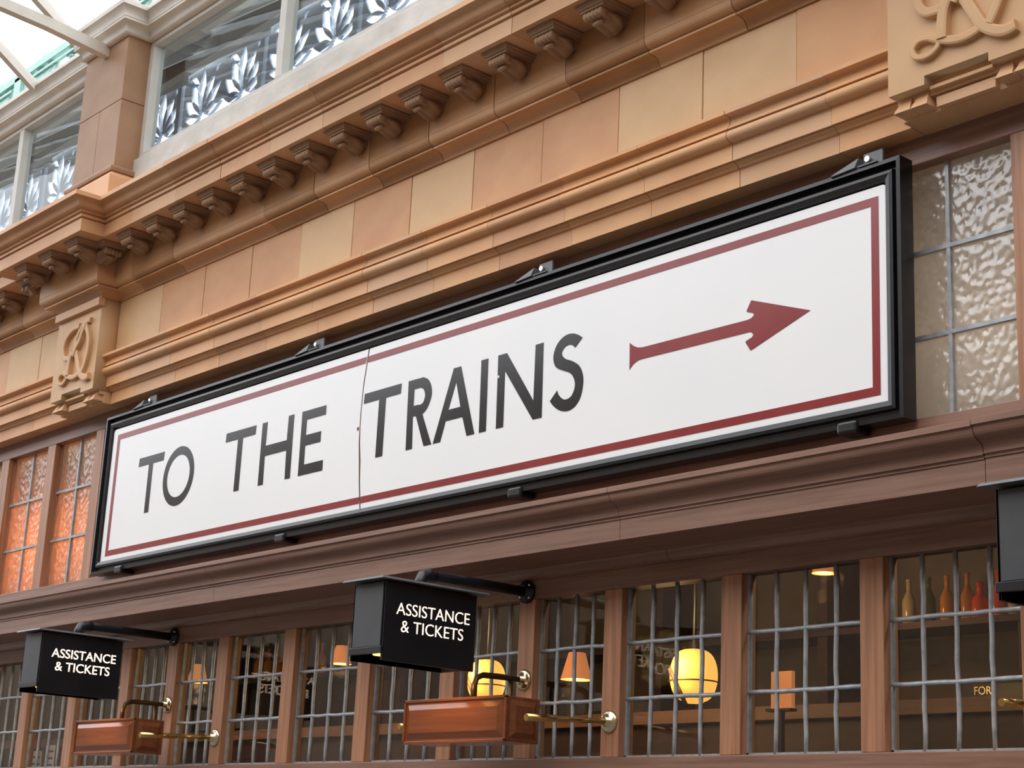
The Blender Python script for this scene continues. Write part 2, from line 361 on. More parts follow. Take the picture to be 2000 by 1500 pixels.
# ================================================================ PILASTERS
def ribbon(name, pts, wd, y0, y1, mat, parent):
    P = cat_rom([(x, z, 0) for x, z in pts], 7); V, F = [], []
    for i, p in enumerate(P):
        d = (P[min(i + 1, len(P) - 1)] - P[max(i - 1, 0)]).normalized(); nn = Vector((-d.y, d.x, 0)); h = wd / 2
        for s_, yy in ((-1.12, y1), (-1, y0 + .002), (-.6, y0), (.6, y0), (1, y0 + .002), (1.12, y1)): V.append((p.x + nn.x * h * s_, yy, p.y + nn.y * h * s_))
    for i in range(len(P) - 1):
        for j in range(6): F.append((i * 6 + j, i * 6 + (j + 1) % 6, (i + 1) * 6 + (j + 1) % 6, (i + 1) * 6 + j))
    F.append(tuple(range(6))); F.append(tuple((len(P) - 1) * 6 + j for j in range(5, -1, -1)))
    return V, F
MONO = [([(-6.128, 1.985), (-6.1502, 1.9525), (-6.1646, 1.9244), (-6.1901, 1.8986), (-6.2095, 1.868)], .022),
        ([(-6.2200, 1.8900), (-6.236, 1.8603), (-6.241, 1.8299), (-6.243, 1.7920)], .026),
        ([(-6.180, 1.990), (-6.235, 1.9868), (-6.2848, 1.9627), (-6.3052, 1.9284), (-6.3027, 1.8961), (-6.2829, 1.8702), (-6.245, 1.8652)], .022),
        ([(-6.1320, 1.985), (-6.1032, 1.9463), (-6.0865, 1.9053), (-6.0871, 1.8646), (-6.0987, 1.8261), (-6.1212, 1.7857)], .022),
        ([(-6.2085, 1.8869), (-6.1902, 1.8767), (-6.1720, 1.8467), (-6.1558, 1.8166), (-6.1378, 1.786), (-6.1075, 1.7638), (-6.0812, 1.7556), (-6.0572, 1.7602)], .026),
        ([(-6.2744, 1.8063), (-6.2322, 1.7853), (-6.1944, 1.7766), (-6.1601, 1.7805), (-6.1428, 1.790)], .020),
        ([(-6.2690, 1.8043), (-6.3043, 1.8101), (-6.3235, 1.7942), (-6.3156, 1.7725), (-6.2861, 1.7651), (-6.2608, 1.7749), (-6.2500, 1.7930)], .014),
        ([(-6.098, 1.9993), (-6.1366, 1.9999), (-6.1619, 1.986), (-6.1883, 1.9638), (-6.2056, 1.9327), (-6.2028, 1.8911)], .020)]
def pilaster(x0, x1, label):
    r = empty('pilaster', ((x0 + x1) / 2, 2.97, 1.657)); tag(r, label, 'pilaster', None)
    W = x1 - x0; yf = 2.92
    def T(o): o.matrix_parent_inverse = r.matrix_world.inverted(); return o
    bpy.context.view_layer.update()
    sh = [(x0, 1.705), (x0 + .098, 1.705), (x0 + .098, 1.726), (x1 - .105, 1.726), (x1 - .105, 1.705), (x1, 1.705), (x1, 2.082), (x0, 2.082)]
    T(poly_xz('shaft', [sh], yf, 3.03, 'terra_pier', r))
    T(box('capping', x0 - .004, x1 + .004, 2.902, 2.93, 2.046, 2.078, 'terra_pink', r))
    T(boxes('regula', [(x0 + .003, x1 - .003, 2.952, 3.02, 1.690, 1.728), (x0 + .10, x1 - .107, 2.938, 2.96, 1.698, 1.706)], 'terra_pier', r))
    T(boxes('soffit_slab', [(x0 + .002, x1 - .002, 2.972, 3.06, 1.657, 1.692)], 'terra_pier', r))
    T(box('drop_panel', x0 + .105, x1 - .112, 2.955, 2.975, 1.660, 1.684, 'terra_pink', r))
    for gx in (x0 + .006, x0 + .052, x1 - .098, x1 - .050):
        a, b_ = gx + .010, gx + .036
        V = [(a, 2.950, 1.702), (b_, 2.950, 1.702), (b_, 2.975, 1.702), (a, 2.975, 1.702), (gx, 2.930, 1.664), (gx + .044, 2.930, 1.664), (gx + .044, 2.975, 1.664), (gx, 2.975, 1.664)]
        T(mesh('gutta', V, BF, 'terra_pink', r))
    V, F = [], []
    for pts, wd in MONO:
        v, f = ribbon('m', [(x + (x1 + 6.03) * 1.0, z) for x, z in pts], wd, 2.900 + .0009 * MONO.index((pts, wd)), 2.922, None, None)
        n = len(V); V += v; F += [tuple(i + n for i in q) for q in f]
    T(mesh('monogram', V, F, 'terra_pier', r))
    return r
pilaster(*PX[0], 'buff terracotta pilaster block with carved letter monogram, left of the station sign')
pilaster(*PX[1], 'buff terracotta pilaster block with carved letter monogram, above the right window')
# upper pilaster on the cornice
def upper_pilaster(x0, x1, label):
    r = empty('upper_pilaster', ((x0 + x1) / 2, 2.95, 2.40)); tag(r, label, 'pilaster'); bpy.context.view_layer.update()
    def T(o): o.matrix_parent_inverse = r.matrix_world.inverted(); return o
    xm = x0 + .185
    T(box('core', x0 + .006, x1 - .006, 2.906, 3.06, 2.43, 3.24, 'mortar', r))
    T(box('block', x0, x1, 2.90, 3.06, 2.9385, 3.235, 'terra_upper_shade', r, .0015)); T(box('block', x0, xm - .001, 2.90, 3.06, 2.64, 2.936, 'terra_upper_shade', r, .0015)); T(box('block', xm + .001, x1, 2.90, 3.06, 2.64, 2.936, 'terra_upper_shade', r, .0015))
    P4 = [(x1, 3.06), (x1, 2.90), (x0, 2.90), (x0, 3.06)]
    T(sweep('base_moulding', P4, [(-.02, 2.612)] + arc((.020, 2.612), (.004, 2.640), -.35, 6) + [(-.02, 2.642)], 'terra_upper_shade', r))
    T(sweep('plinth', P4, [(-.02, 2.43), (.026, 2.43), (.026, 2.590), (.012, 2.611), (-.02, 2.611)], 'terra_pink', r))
    return r
upper_pilaster(*PX[0], 'plain terracotta pilaster standing on the cornice under the roof beam')
upper_pilaster(*PX[1], 'plain terracotta pilaster on the cornice, out past the right end')

# ================================================================ UPPER GLAZING
GUT = [(-.03, 3.225), (.010, 3.225)] + arc((.012, 3.226), (.010, 3.240), -.6, 4) + arc((.012, 3.243), (.036, 3.272), .22, 5) + [(.042, 3.273), (.042, 3.283)] + arc((.044, 3.285), (.060, 3.324), .14, 4) + [(.066, 3.326), (.066, 3.346), (-.03, 3.346)]
gut = struct(box('trim_2', XL, XR, 3.03, 3.12, 3.226, 3.34, 'paint_grey'))
pth = [(XR, 3.0)]
for a, b_ in reversed(PX): pth += [(b_, 3.0), (b_, 2.895), (a, 2.895), (a, 3.0)]
pth += [(XL, 3.0)]
sweep('gutter_moulding', pth, GUT, 'paint_grey', gut)
sill = struct(box('trim_3', -6.03, -2.195, 2.985, 3.06, 2.37, 2.690, 'lead_white', None, .003))
struct(box('trim_4', XL, -6.40, 2.985, 3.06, 2.37, 2.690, 'lead_white', None, .003)); struct(box('trim_5', -1.825, XR, 2.985, 3.06, 2.37, 2.690, 'lead_white', None, .003))
def upper_window(n, xs):
    w_ = struct(boxes('window_%d' % n, [(xs[0], xs[-1], 3.005, 3.055, 2.692, 2.722), (xs[0], xs[-1], 3.005, 3.055, 3.203, 3.224)], 'paint_frame', None, .002))
    for i, x in enumerate(xs):
        a, b_ = (x, x + .034) if i == 0 else ((x - .034, x) if i == len(xs) - 1 else (x - .022, x + .022))
        box('glazing_mullion', a, b_, 3.005, 3.055, 2.722, 3.203, 'paint_frame', w_, .002)
    for i in range(len(xs) - 1):
        box('pane', xs[i] + .018, xs[i + 1] - .018, 3.036, 3.040, 2.71, 3.21, 'glass_upper', w_)
upper_window(1, [-9.6, -8.1, -7.25, -6.40]); upper_window(2, [-6.03, -4.995, -4.04, -3.1, -2.195]); upper_window(3, [-1.825, -.8, .6])
# room/roof behind the upper glazing
ceil2 = struct(mesh('ceiling_2', [(-16, 3.14, 3.40), (2, 3.14, 3.40), (2, 5.0, 4.93), (-16, 5.0, 4.93), (-16, 3.14, 3.44), (2, 3.14, 3.44), (2, 5.0, 4.97), (-16, 5.0, 4.97)], BF, 'roof_grey'))
for i in range(16):
    x = -14.5 + i * 1.0
    mesh('rafter', [(x, 3.14, 3.33), (x + .06, 3.14, 3.33), (x + .06, 5.0, 4.86), (x, 5.0, 4.86), (x, 3.14, 3.40), (x + .06, 3.14, 3.40), (x + .06, 5.0, 4.93), (x, 5.0, 4.93)], BF, 'roof_rib', ceil2)
for i in range(1):
    y = 4.1 + .5 * i; z = 3.40 + (y - 3.14) * 1.53 / 1.86
    box('purlin', -16, 2, y, y + .05, z - .11, z - .0, 'roof_rib', ceil2)
struct(box('wall_upper_back', -16, 2, 3.06, 3.10, 2.42, 2.70, 'roof_grey'))
# pierced ironwork
def leaf(cx, cz, ang, ln, wd, sk=.25):
    P = []
    for i in range(9):
        t = i / 8; P.append((t * ln, wd * math.sin(math.pi * t ** .8) * .5 + sk * ln * .12 * math.sin(math.pi * t)))
    for i in range(7, 0, -1):
        t = i / 8; P.append((t * ln, -wd * math.sin(math.pi * t ** .8) * .5 + sk * ln * .12 * math.sin(math.pi * t)))
    c, s_ = math.cos(ang), math.sin(ang); return [(cx + x * c - z * s_, cz + x * s_ + z * c) for x, z in P]
def panel_mesh(name, W, Hh, mat):
    lp = [[(0, 0), (W, 0), (W, Hh), (0, Hh)]]
    for cx in (W * .25, W * .75):
        for a, ln, wd in ((12, .22, .075), (40, .30, .09), (66, .36, .095), (92, .38, .10), (118, .35, .09), (143, .30, .09), (170, .22, .07)):
            ra = math.radians(a); lp.append(leaf(cx + .035 * math.cos(ra), .03 + .035 * math.sin(ra), ra, ln * W * .9, wd * W * 1.05))
        lp.append(leaf(cx - W * .2, Hh * .86, -.5, .16 * W, .05)); lp.append(leaf(cx + W * .2, Hh * .86, math.pi + .5, .16 * W, .05))
    o = poly_xz(name, lp, -.012, .012, mat); return o
ip = panel_mesh('iron_panel', 1.0, .42, 'iron_blue')
it = panel_mesh('iron_panel', 1.4, .42, 'iron_green')
nl = ['leftmost', 'second', 'third', 'fourth', 'fifth', 'sixth', 'seventh', 'eighth', 'ninth']
for i in range(9):
    x = -12.6 + i * 1.02; o = ip if i == 0 else inst(ip, None)
    o.location = (x, 5.05, 4.56)
    tag(o, 'pale blue pierced leaf-pattern iron panel seen through the upper windows, %s along the row' % nl[i], 'iron panel', 'leaf panels behind the upper windows')
    box('post', .955, 1.005, -.03, .03, -.10, .36, 'iron_blue', o)
for i in range(4):
    x = -15.2 + i * 1.46; o = it if i == 0 else inst(it, None)
    o.location = (x, 5.05, 5.44)
    tag(o, 'turquoise pierced iron roof panel against the sky at top left, %s along the row' % nl[i], 'iron panel', 'turquoise panels beyond the gutter')
    boxes('panel_frame', [(-.03, .03, -.04, .0, -.1, .43), (1.37, 1.43, -.04, 0, -.1, .43), (-.03, 1.43, -.04, .0, .40, .46), (.1, 1.3, -.03, -.005, .35, .37)], 'iron_green', o)

# ---- glass roof rising from the gutter over the concourse
roof = struct(box('ceiling_1', XL - 3, 3, -2.3, -2.2, 6.62, 6.74, 'paint_grey'))
bar = None; L_ = 4.9; sl = .68
for i in range(20):
    x = -9.5 + .5 * i
    V = [(-.018, 0, 0), (.018, 0, 0), (.018, -L_, L_ * sl), (-.018, -L_, L_ * sl), (-.018, 0, .05), (.018, 0, .05), (.018, -L_, L_ * sl + .05), (-.018, -L_, L_ * sl + .05)]
    if bar is None: bar = mesh('glazing_bar', V, BF, 'paint_grey', roof)
    o = bar if i == 0 else inst(bar, roof)
    o.location = (x, 2.925, 3.30)
pn = mesh('roof_pane', [(.02, 0, .04), (.48, 0, .04), (.48, -L_, L_ * sl + .04), (.02, -L_, L_ * sl + .04)], [(0, 1, 2, 3)], 'glass_roof', roof)
for i in range(19):
    o = pn if i == 0 else inst(pn, roof)
    o.location = (-9.5 + .5 * i, 2.925, 3.30)
def beam(x, label):
    P = [(2.91, 3.182, 3.232), (2.62, 3.216, 3.262), (2.40, 3.230, 3.275), (1.5, 3.34, 3.39), (.5, 3.55, 3.60), (-.8, 3.95, 4.0)]
    V, F = [], []
    for y, z0, z1 in P: V += [(x - .02, y, z0), (x + .02, y, z0), (x + .02, y, z1), (x - .02, y, z1)]
    for i in range(len(P) - 1):
        for j in range(4): F.append((i * 4 + j, i * 4 + (j + 1) % 4, i * 4 + 4 + (j + 1) % 4, i * 4 + 4 + j))
    F += [(0, 1, 2, 3), (23, 22, 21, 20)]
    o = mesh('roof_beam', V, F, 'paint_grey'); tag(o, label, 'roof beam')
beam(-6.215, 'grey painted roof beam springing from the upper pilaster at top left')

# ================================================================ TIMBER SCREEN
# upper windows of hammered glass behind and beside the sign
um = [-8.83, -8.40, -7.96, -7.52, -7.081, -6.633, -6.20, -5.74, -5.30, -4.86, -4.42, -3.98, -3.54, -3.10, -2.745, -2.381, -1.938, -1.50, -1.06, -.62, -.18, .26]
tim = struct(boxes('wall_timber', [(XL, XR, 3.06, 3.12, 1.592, 1.70), (XL, XR, 3.055, 3.12, .905, .984)], 'wood_h', None, .002))
for x in um: box('upper_mullion', x - .036, x + .036, 3.06, 3.12, .984, 1.592, 'wood_v', tim, .002)
wn_ = 4
def came(parent, a, b_, y, z0, z1, mat='lead'):
    return box('lead_came', a, b_, y - .006, y + .006, z0, z1, mat, parent)
for i in range(len(um) - 1):
    a, b_ = um[i] + .036, um[i + 1] - .036
    if -5.9 < a and b_ < -2.42 or a > -.3 or a < -9.4: continue
    xm = (a + b_) / 2
    w_ = struct(boxes('window_%d' % wn_, [(a, a + .008, 3.088, 3.10, .984, 1.592), (b_ - .008, b_, 3.088, 3.10, .984, 1.592)], 'wood_v')); wn_ += 1
    zr = [.984, 1.180, 1.385, 1.592]
    for c0, c1 in ((a, xm), (xm, b_)):
        for r0, r1 in zip(zr[:-1], zr[1:]): mesh('pane', [(c0, 3.094, r0), (c1, 3.094, r0), (c1, 3.094, r1), (c0, 3.094, r1)], [(0, 1, 2, 3)], 'glass_hammered', w_)
    came(w_, xm - .005, xm + .005, 3.091, .984, 1.592)
    for z in zr[1:-1]: came(w_, a, b_, 3.0905, z - .005, z + .005)
# sill cornice / transom beam
SILL = [(-.12, .930), (.04, .929), (.05, .927), (.05, .913), (.044, .912)] + arc((.043, .911), (.022, .886), .22, 6) + arc((.022, .885), (.006, .862), -.20, 6) + [(.009, .860)] + arc((.009, .859), (.004, .851), -.5, 3) + [(.0, .850), (.0, .798), (-.17, .798)] + arc((-.171, .796), (-.196, .771), .25, 5) + [(-.23, .770), (-.23, .93)]
sj = [-7.3, -5.1, -3.113, -2.021]
beamr = struct(box('trim_6', XL, XR, 3.10, 3.22, .80, .92, 'wood_dark'))
for a, b_ in spans(sj, XL, XR):
    dz = 0.0025 if a > -2.05 else 0
    sweep('transom_board', [(b_ - .0007, 3.0 - dz), (a + .0007, 3.0)], [(o_, z + dz) for o_, z in SILL], 'wood_h', beamr, .0015)
# lower leaded windows
LX = [-9.692, -7.692, -5.692, -3.692, -1.692, .308]
lm = sorted(set(round(l + d_, 3) for l in LX for d_ in (0, .354, .782, 1.218, 1.646)))
lm = [x for x in lm if XL < x < XR]
low = struct(boxes('wall_screen', [(XL, XR, 3.2, 3.255, .718, .772), (XL, XR, 3.2, 3.255, .16, .271), (XL, XR, 3.22, 3.26, -1.6, .16), (XL, XR, 3.19, 3.26, -.1, -.04)], 'wood_h', None, .002))
for x in lm: box('mullion', x - .034, x + .034, 3.2, 3.255, .271, .718, 'wood_v', low, .002)
for i in range(len(lm) - 1):
    a, b_ = lm[i] + .034, lm[i + 1] - .034
    if a < -9.7 or a > -.3: continue
    w_ = struct(boxes('window_%d' % wn_, [(a, a + .006, 3.224, 3.236, .271, .718), (b_ - .006, b_, 3.224, 3.236, .271, .718), (a, b_, 3.224, 3.236, .271, .277)], 'lead')); wn_ += 1
    zr = [.271, .424, .572, .718]; n = 4; xs = [a + (b_ - a) * j / n for j in range(n + 1)]
    for j in range(n):
        for r0, r1 in zip(zr[:-1], zr[1:]):
            p = box('pane', -(xs[j + 1] - xs[j]) / 2, (xs[j + 1] - xs[j]) / 2, -.0015, .0015, -(r1 - r0) / 2, (r1 - r0) / 2, 'glass_clear', w_)
            p.location = ((xs[j] + xs[j + 1]) / 2, 3.23, (r0 + r1) / 2); p.rotation_euler = (random.uniform(-.012, .012), 0, random.uniform(-.012, .012))
    for x in xs[1:-1]:
        V, F = [], []; pts = [(x + random.uniform(-.0018, .0018), 3.228, .271 + (.447) * q / 9) for q in range(10)]
        c_ = tube('lead_came', pts, .0058, 'lead', w_, 6)
    for z in zr[1:-1]:
        pts = [(a + (b_ - a) * q / 8, 3.2275, z + random.uniform(-.0015, .0015)) for q in range(9)]
        tube('lead_came', pts, .0058, 'lead', w_, 6)

# ================================================================ STATION SIGN
sg = empty('station_sign', (-4.13, 3.03, .975)); tag(sg, 'long white enamel station sign with red border and arrow in a black frame', 'sign')
bpy.context.view_layer.update()
def TS(o): o.matrix_parent_inverse = sg.matrix_world.inverted(); return o
x0, x1, z0, z1 = -6.036, -2.226, .976, 1.599
FP = [(0, 3.047), (0, 3.0), (.010, 2.999), (.012, 3.008), (.014, 3.017), (.024, 3.016), (.026, 3.005), (.034, 3.003), (.046, 3.006), (.048, 3.010), (.050, 3.018), (.050, 3.047)]
def rail(p, q, ins_p, ins_q, nrm):
    V, F = [], []; k = len(FP)
    for base, ins in ((p, ins_p), (q, ins_q)):
        for w_, y in FP: V.append((base[0] + (nrm[0] + ins[0]) * w_, y, base[1] + (nrm[1] + ins[1]) * w_))
    for j in range(k): F.append((j, (j + 1) % k, k + (j + 1) % k, k + j))
    F += [tuple(range(k)), tuple(range(2 * k - 1, k - 1, -1))]
    TS(mesh('frame_rail', V, F, 'frame_black', sg))
rail((x0, z1), (x1, z1), (1, 0), (-1, 0), (0, -1)); rail((x0, z0), (x1, z0), (1, 0), (-1, 0), (0, 1))
rail((x0, z0), (x0, z1), (0, 1), (0, -1), (1, 0)); rail((x1, z0), (x1, z1), (0, 1), (0, -1), (-1, 0))
TS(box('backing_board', x0 + .02, x1 - .02, 3.03, 3.046, z0 + .02, z1 - .02, 'rust', sg))
YP = 3.012
seam = [(-4.2973, 1.545), (-4.3017, 1.519), (-4.3053, 1.4908), (-4.3138, 1.4331), (-4.3155, 1.4154), (-4.3191, 1.3374), (-4.3188, 1.2932), (-4.3159, 1.2409), (-4.307, 1.18), (-4.3007, 1.1135), (-4.285, 1.009)]
gw = [.0022, .002, .0018, .0016, .0014, .0013, .0014, .0026, .0034, .0026, .002]
PZ0, PZ1 = 1.009, 1.545
def rc(cx, cz, a0, r=.014): return [(cx + r * math.cos(math.radians(a0 + 22.5 * i)), cz + r * math.sin(math.radians(a0 + 22.5 * i))) for i in range(5)]
XA, XB = -5.985, -2.272
left = [(x - g, z) for (x, z), g in zip(seam, gw)] + [(XA + .014, PZ0), (XA, PZ0)] + list(reversed(rc(XA + .014, PZ1 - .014, 90)))
right = [(x + g, z) for (x, z), g in zip(seam, gw)] + rc(XB - .014, PZ0 + .014, 270)[:] + rc(XB - .014, PZ1 - .014, 0)
TS(poly_xz('enamel_plate', [left], YP, 3.02, 'enamel_white', sg)); TS(poly_xz('enamel_plate', [right], YP, 3.02, 'enamel_white', sg))
bo = [(-5.950, 1.042), (-2.2963, 1.042), (-2.2963, 1.520), (-5.950, 1.520)]; t_ = .0205
YL0, YL1 = YP - .0012, YP + .001
def seam_x(z):
    for (xa, za), (xb, zb) in zip(seam[:-1], seam[1:]):
        if zb <= z <= za: return xa + (xb - xa) * (z - za) / (zb - za)
    return -4.3
def cut(zb0, zb1):
    a = seam_x((zb0 + zb1) / 2); return a - .004, a + .004
ca, cb = cut(1.4995, 1.520); da, db = cut(1.042, 1.0625)
TS(poly_xz('red_border', [[(-5.950, 1.042), (da, 1.042), (da, 1.0625), (-5.9295, 1.0625), (-5.9295, 1.4995), (ca - .006, 1.4995), (ca, 1.520), (-5.950, 1.520)]], YL0, YL1, 'enamel_red', sg))
TS(poly_xz('red_border', [[(db, 1.042), (-2.2963, 1.042), (-2.2963, 1.520), (cb, 1.520), (cb, 1.4995), (-2.3175, 1.4995), (-2.3175, 1.0625), (db, 1.0625)]], YL0, YL1, 'enamel_red', sg))
CT, CB = 1.3965, 1.178
def el(cx, cz, a, b_, n=48): return [(cx + a * math.cos(2 * math.pi * i / n), cz + b_ * math.sin(2 * math.pi * i / n)) for i in range(n)]
def tee(xa, xb, sa, sb): return [(xa, CT), (xb, CT), (xb - .002, 1.3645), (sb, 1.3645), (sb, CB), (sa, CB), (sa, 1.3645), (xa - .002, 1.3645)]
def sm(P, n=3): return [(v.x, v.y) for v in cat_rom([(x, z, 0) for x, z in P], n)]
S_outer = [(-3.294, 1.3788), (-3.3109, 1.39), (-3.3316, 1.3979), (-3.355, 1.4001), (-3.3781, 1.3933), (-3.3965, 1.3794), (-3.4072, 1.3607), (-3.4101, 1.3437), (-3.4051, 1.3241), (-3.3925, 1.3103), (-3.3669, 1.2983), (-3.3401, 1.2872), (-3.3249, 1.2722), (-3.3176, 1.2546), (-3.3188, 1.2386), (-3.3279, 1.222), (-3.3405, 1.2151), (-3.3564, 1.2142), (-3.3713, 1.2215), (-3.3837, 1.2339), (-3.3893, 1.2455)]
S_inner = [(-3.4175, 1.2197), (-3.4025, 1.2045), (-3.3841, 1.1912), (-3.3618, 1.182), (-3.3372, 1.1802), (-3.3146, 1.1875), (-3.2957, 1.2063), (-3.287, 1.2309), (-3.2847, 1.2587), (-3.291, 1.2821), (-3.3034, 1.3007), (-3.3183, 1.3116), (-3.3362, 1.3212), (-3.3569, 1.3293), (-3.3691, 1.3378), (-3.3755, 1.3473), (-3.3731, 1.3571), (-3.3619, 1.3663), (-3.3474, 1.3686), (-3.3327, 1.3646), (-3.3221, 1.3553)]
LET = [[tee(-5.753, -5.565, -5.676, -5.645)], [el(-5.4457, 1.2880, .110, .1107), el(-5.4457, 1.2885, .081, .079)],
       [tee(-5.130, -4.937, -5.050, -5.018)],
       [[(-4.897, CT), (-4.866, CT), (-4.867, 1.313), (-4.737, 1.313), (-4.736, CT), (-4.7035, CT), (-4.700, CB), (-4.731, CB), (-4.735, 1.2773), (-4.867, 1.2773), (-4.864, CB), (-4.8955, CB)]],
       [[(-4.655, CT), (-4.5165, CT), (-4.5165, 1.3652), (-4.625, 1.3652), (-4.624, 1.3123), (-4.5360, 1.3123), (-4.5360, 1.2766), (-4.6235, 1.2766), (-4.622, 1.2125), (-4.513, 1.2125), (-4.512, CB), (-4.6525, CB)]],
       [tee(-4.304, -4.111, -4.224, -4.1925 + .004)],
       [[(-4.0755, CT)] + sm([(-4.0003, 1.3962), (-3.9798, 1.3865), (-3.964, 1.3690), (-3.9557, 1.3446), (-3.9575, 1.3248), (-3.9687, 1.3018), (-3.981, 1.2886), (-3.9967, 1.2797)], 4) + [(-3.9435, CB), (-3.9806, CB), (-4.0267, 1.2761), (-4.0347, 1.2803), (-4.0435, 1.2785), (-4.0380, CB), (-4.0690, CB)],
        [(-4.0439, 1.3657)] + sm([(-4.0127, 1.3657), (-3.9967, 1.3577), (-3.9885, 1.3417), (-3.9894, 1.3284), (-3.9957, 1.3161), (-4.0088, 1.3116), (-4.0241, 1.3127)], 3) + [(-4.0431, 1.3127)]],
       [[(-3.9360, CB), (-3.8545, CT), (-3.8205, CT), (-3.7420, CB), (-3.7775, CB), (-3.8010, 1.2385), (-3.8800, 1.2385), (-3.9009, CB)], [(-3.8393, 1.3524), (-3.8130, 1.2716), (-3.8700, 1.2716)]],
       [[(-3.7262, CT), (-3.6950, CT), (-3.6900, CB), (-3.7210, CB)]],
       [[(-3.6500, CT), (-3.6117, CT), (-3.4871, 1.2334), (-3.4875, CT), (-3.4540, CT), (-3.4495, CB + .001), (-3.4867, CB + .001), (-3.6170, 1.3448), (-3.6135, CB), (-3.6450, CB)]],
       [sm(S_outer, 3) + sm(S_inner, 3)]]
for lp in LET: TS(poly_xz('letter', lp, YL0, YL1, 'enamel_black', sg))
ARW = [(-3.1082, 1.3262), (-3.0947, 1.3158), (-3.0796, 1.3080), (-3.0609, 1.3045), (-2.6938, 1.3025), (-2.6825, 1.3049), (-2.6745, 1.3109), (-2.6778, 1.3165), (-2.699, 1.3244), (-2.6981, 1.3281), (-2.684, 1.3509), (-2.4985, 1.2849), (-2.6832, 1.2224), (-2.6858, 1.2229), (-2.7013, 1.2451), (-2.7003, 1.2488), (-2.6803, 1.255), (-2.6765, 1.2606), (-2.6805, 1.2665), (-2.6886, 1.2702), (-3.0598, 1.2728), (-3.0745, 1.2721), (-3.0891, 1.2667), (-3.0982, 1.2603), (-3.1064, 1.2517)]
TS(poly_xz('arrow', [ARW], YL0, YL1, 'enamel_red', sg))
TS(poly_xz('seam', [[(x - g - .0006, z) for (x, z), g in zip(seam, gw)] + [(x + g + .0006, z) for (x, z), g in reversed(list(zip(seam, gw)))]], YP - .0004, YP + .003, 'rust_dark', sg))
TS(poly_xz('fixing_hole', [el(-4.3286, 1.2868, .0045, .0065, 16)], YL0, YL1, 'rust', sg)); TS(poly_xz('fixing_screw', [el(-3.6434, 1.3318, .0035, .0042, 12)], YL0 - .001, YL1, 'enamel_white', sg))
for hx in (-5.739, -4.624, -3.491, -2.339):
    b_ = TS(boxes('hanging_bracket', [(hx - .005, hx + .05, 3.02, 3.026, 1.56, 1.640), (hx - .005, hx + .05, 2.996, 3.06, 1.600, 1.603)], 'iron_hook', sg))
    cl = TS(mesh('bracket_clip', [(hx - .085, 2.994, 1.597), (hx - .012, 2.994, 1.601), (hx - .005, 3.0, 1.625), (hx - .075, 3.0, 1.606), (hx - .085, 3.02, 1.597), (hx - .012, 3.02, 1.601), (hx - .005, 3.02, 1.625), (hx - .075, 3.02, 1.606)], BF, 'iron_hook', sg))
    TS(lathe('bolt', [(.0075, -.006), (.0075, .0), (.004, .001)], 'y', (hx + .012, 3.016, 1.622), 'steel', sg, 10))
for hx in (-5.803, -4.708, -3.532, -2.379):
    TS(box('support_clip', hx - .028, hx + .028, 2.992, 3.05, .962, .990, 'frame_black', sg, .006))

# ================================================================ LIT SIGN BOXES
def text_mesh(name, body, width, cap, mat, parent, fat=0):
    cu = bpy.data.curves.new(name, 'FONT'); cu.body = body; cu.size = 1; cu.extrude = .01; cu.offset = fat; cu.align_x = 'LEFT'
    ob = bpy.data.objects.new(name, cu); C.objects.link(ob)
    dg = bpy.context.evaluated_depsgraph_get(); dg.update(); me = bpy.data.meshes.new_from_object(ob.evaluated_get(dg))
    bpy.data.objects.remove(ob); bpy.data.curves.remove(cu)
    xs = [v.co.x for v in me.vertices]; ys = [v.co.y for v in me.vertices]; a, b_, c, d_ = min(xs), max(xs), min(ys), max(ys)
    for v in me.vertices: v.co = (v.co.z * .1, (v.co.x - a) / (b_ - a) * width, (v.co.y - c) / (d_ - c) * cap)
    me.materials.clear(); me.materials.append(M[mat]); me.name = name
    o = bpy.data.objects.new(name, me); return link(o, parent)
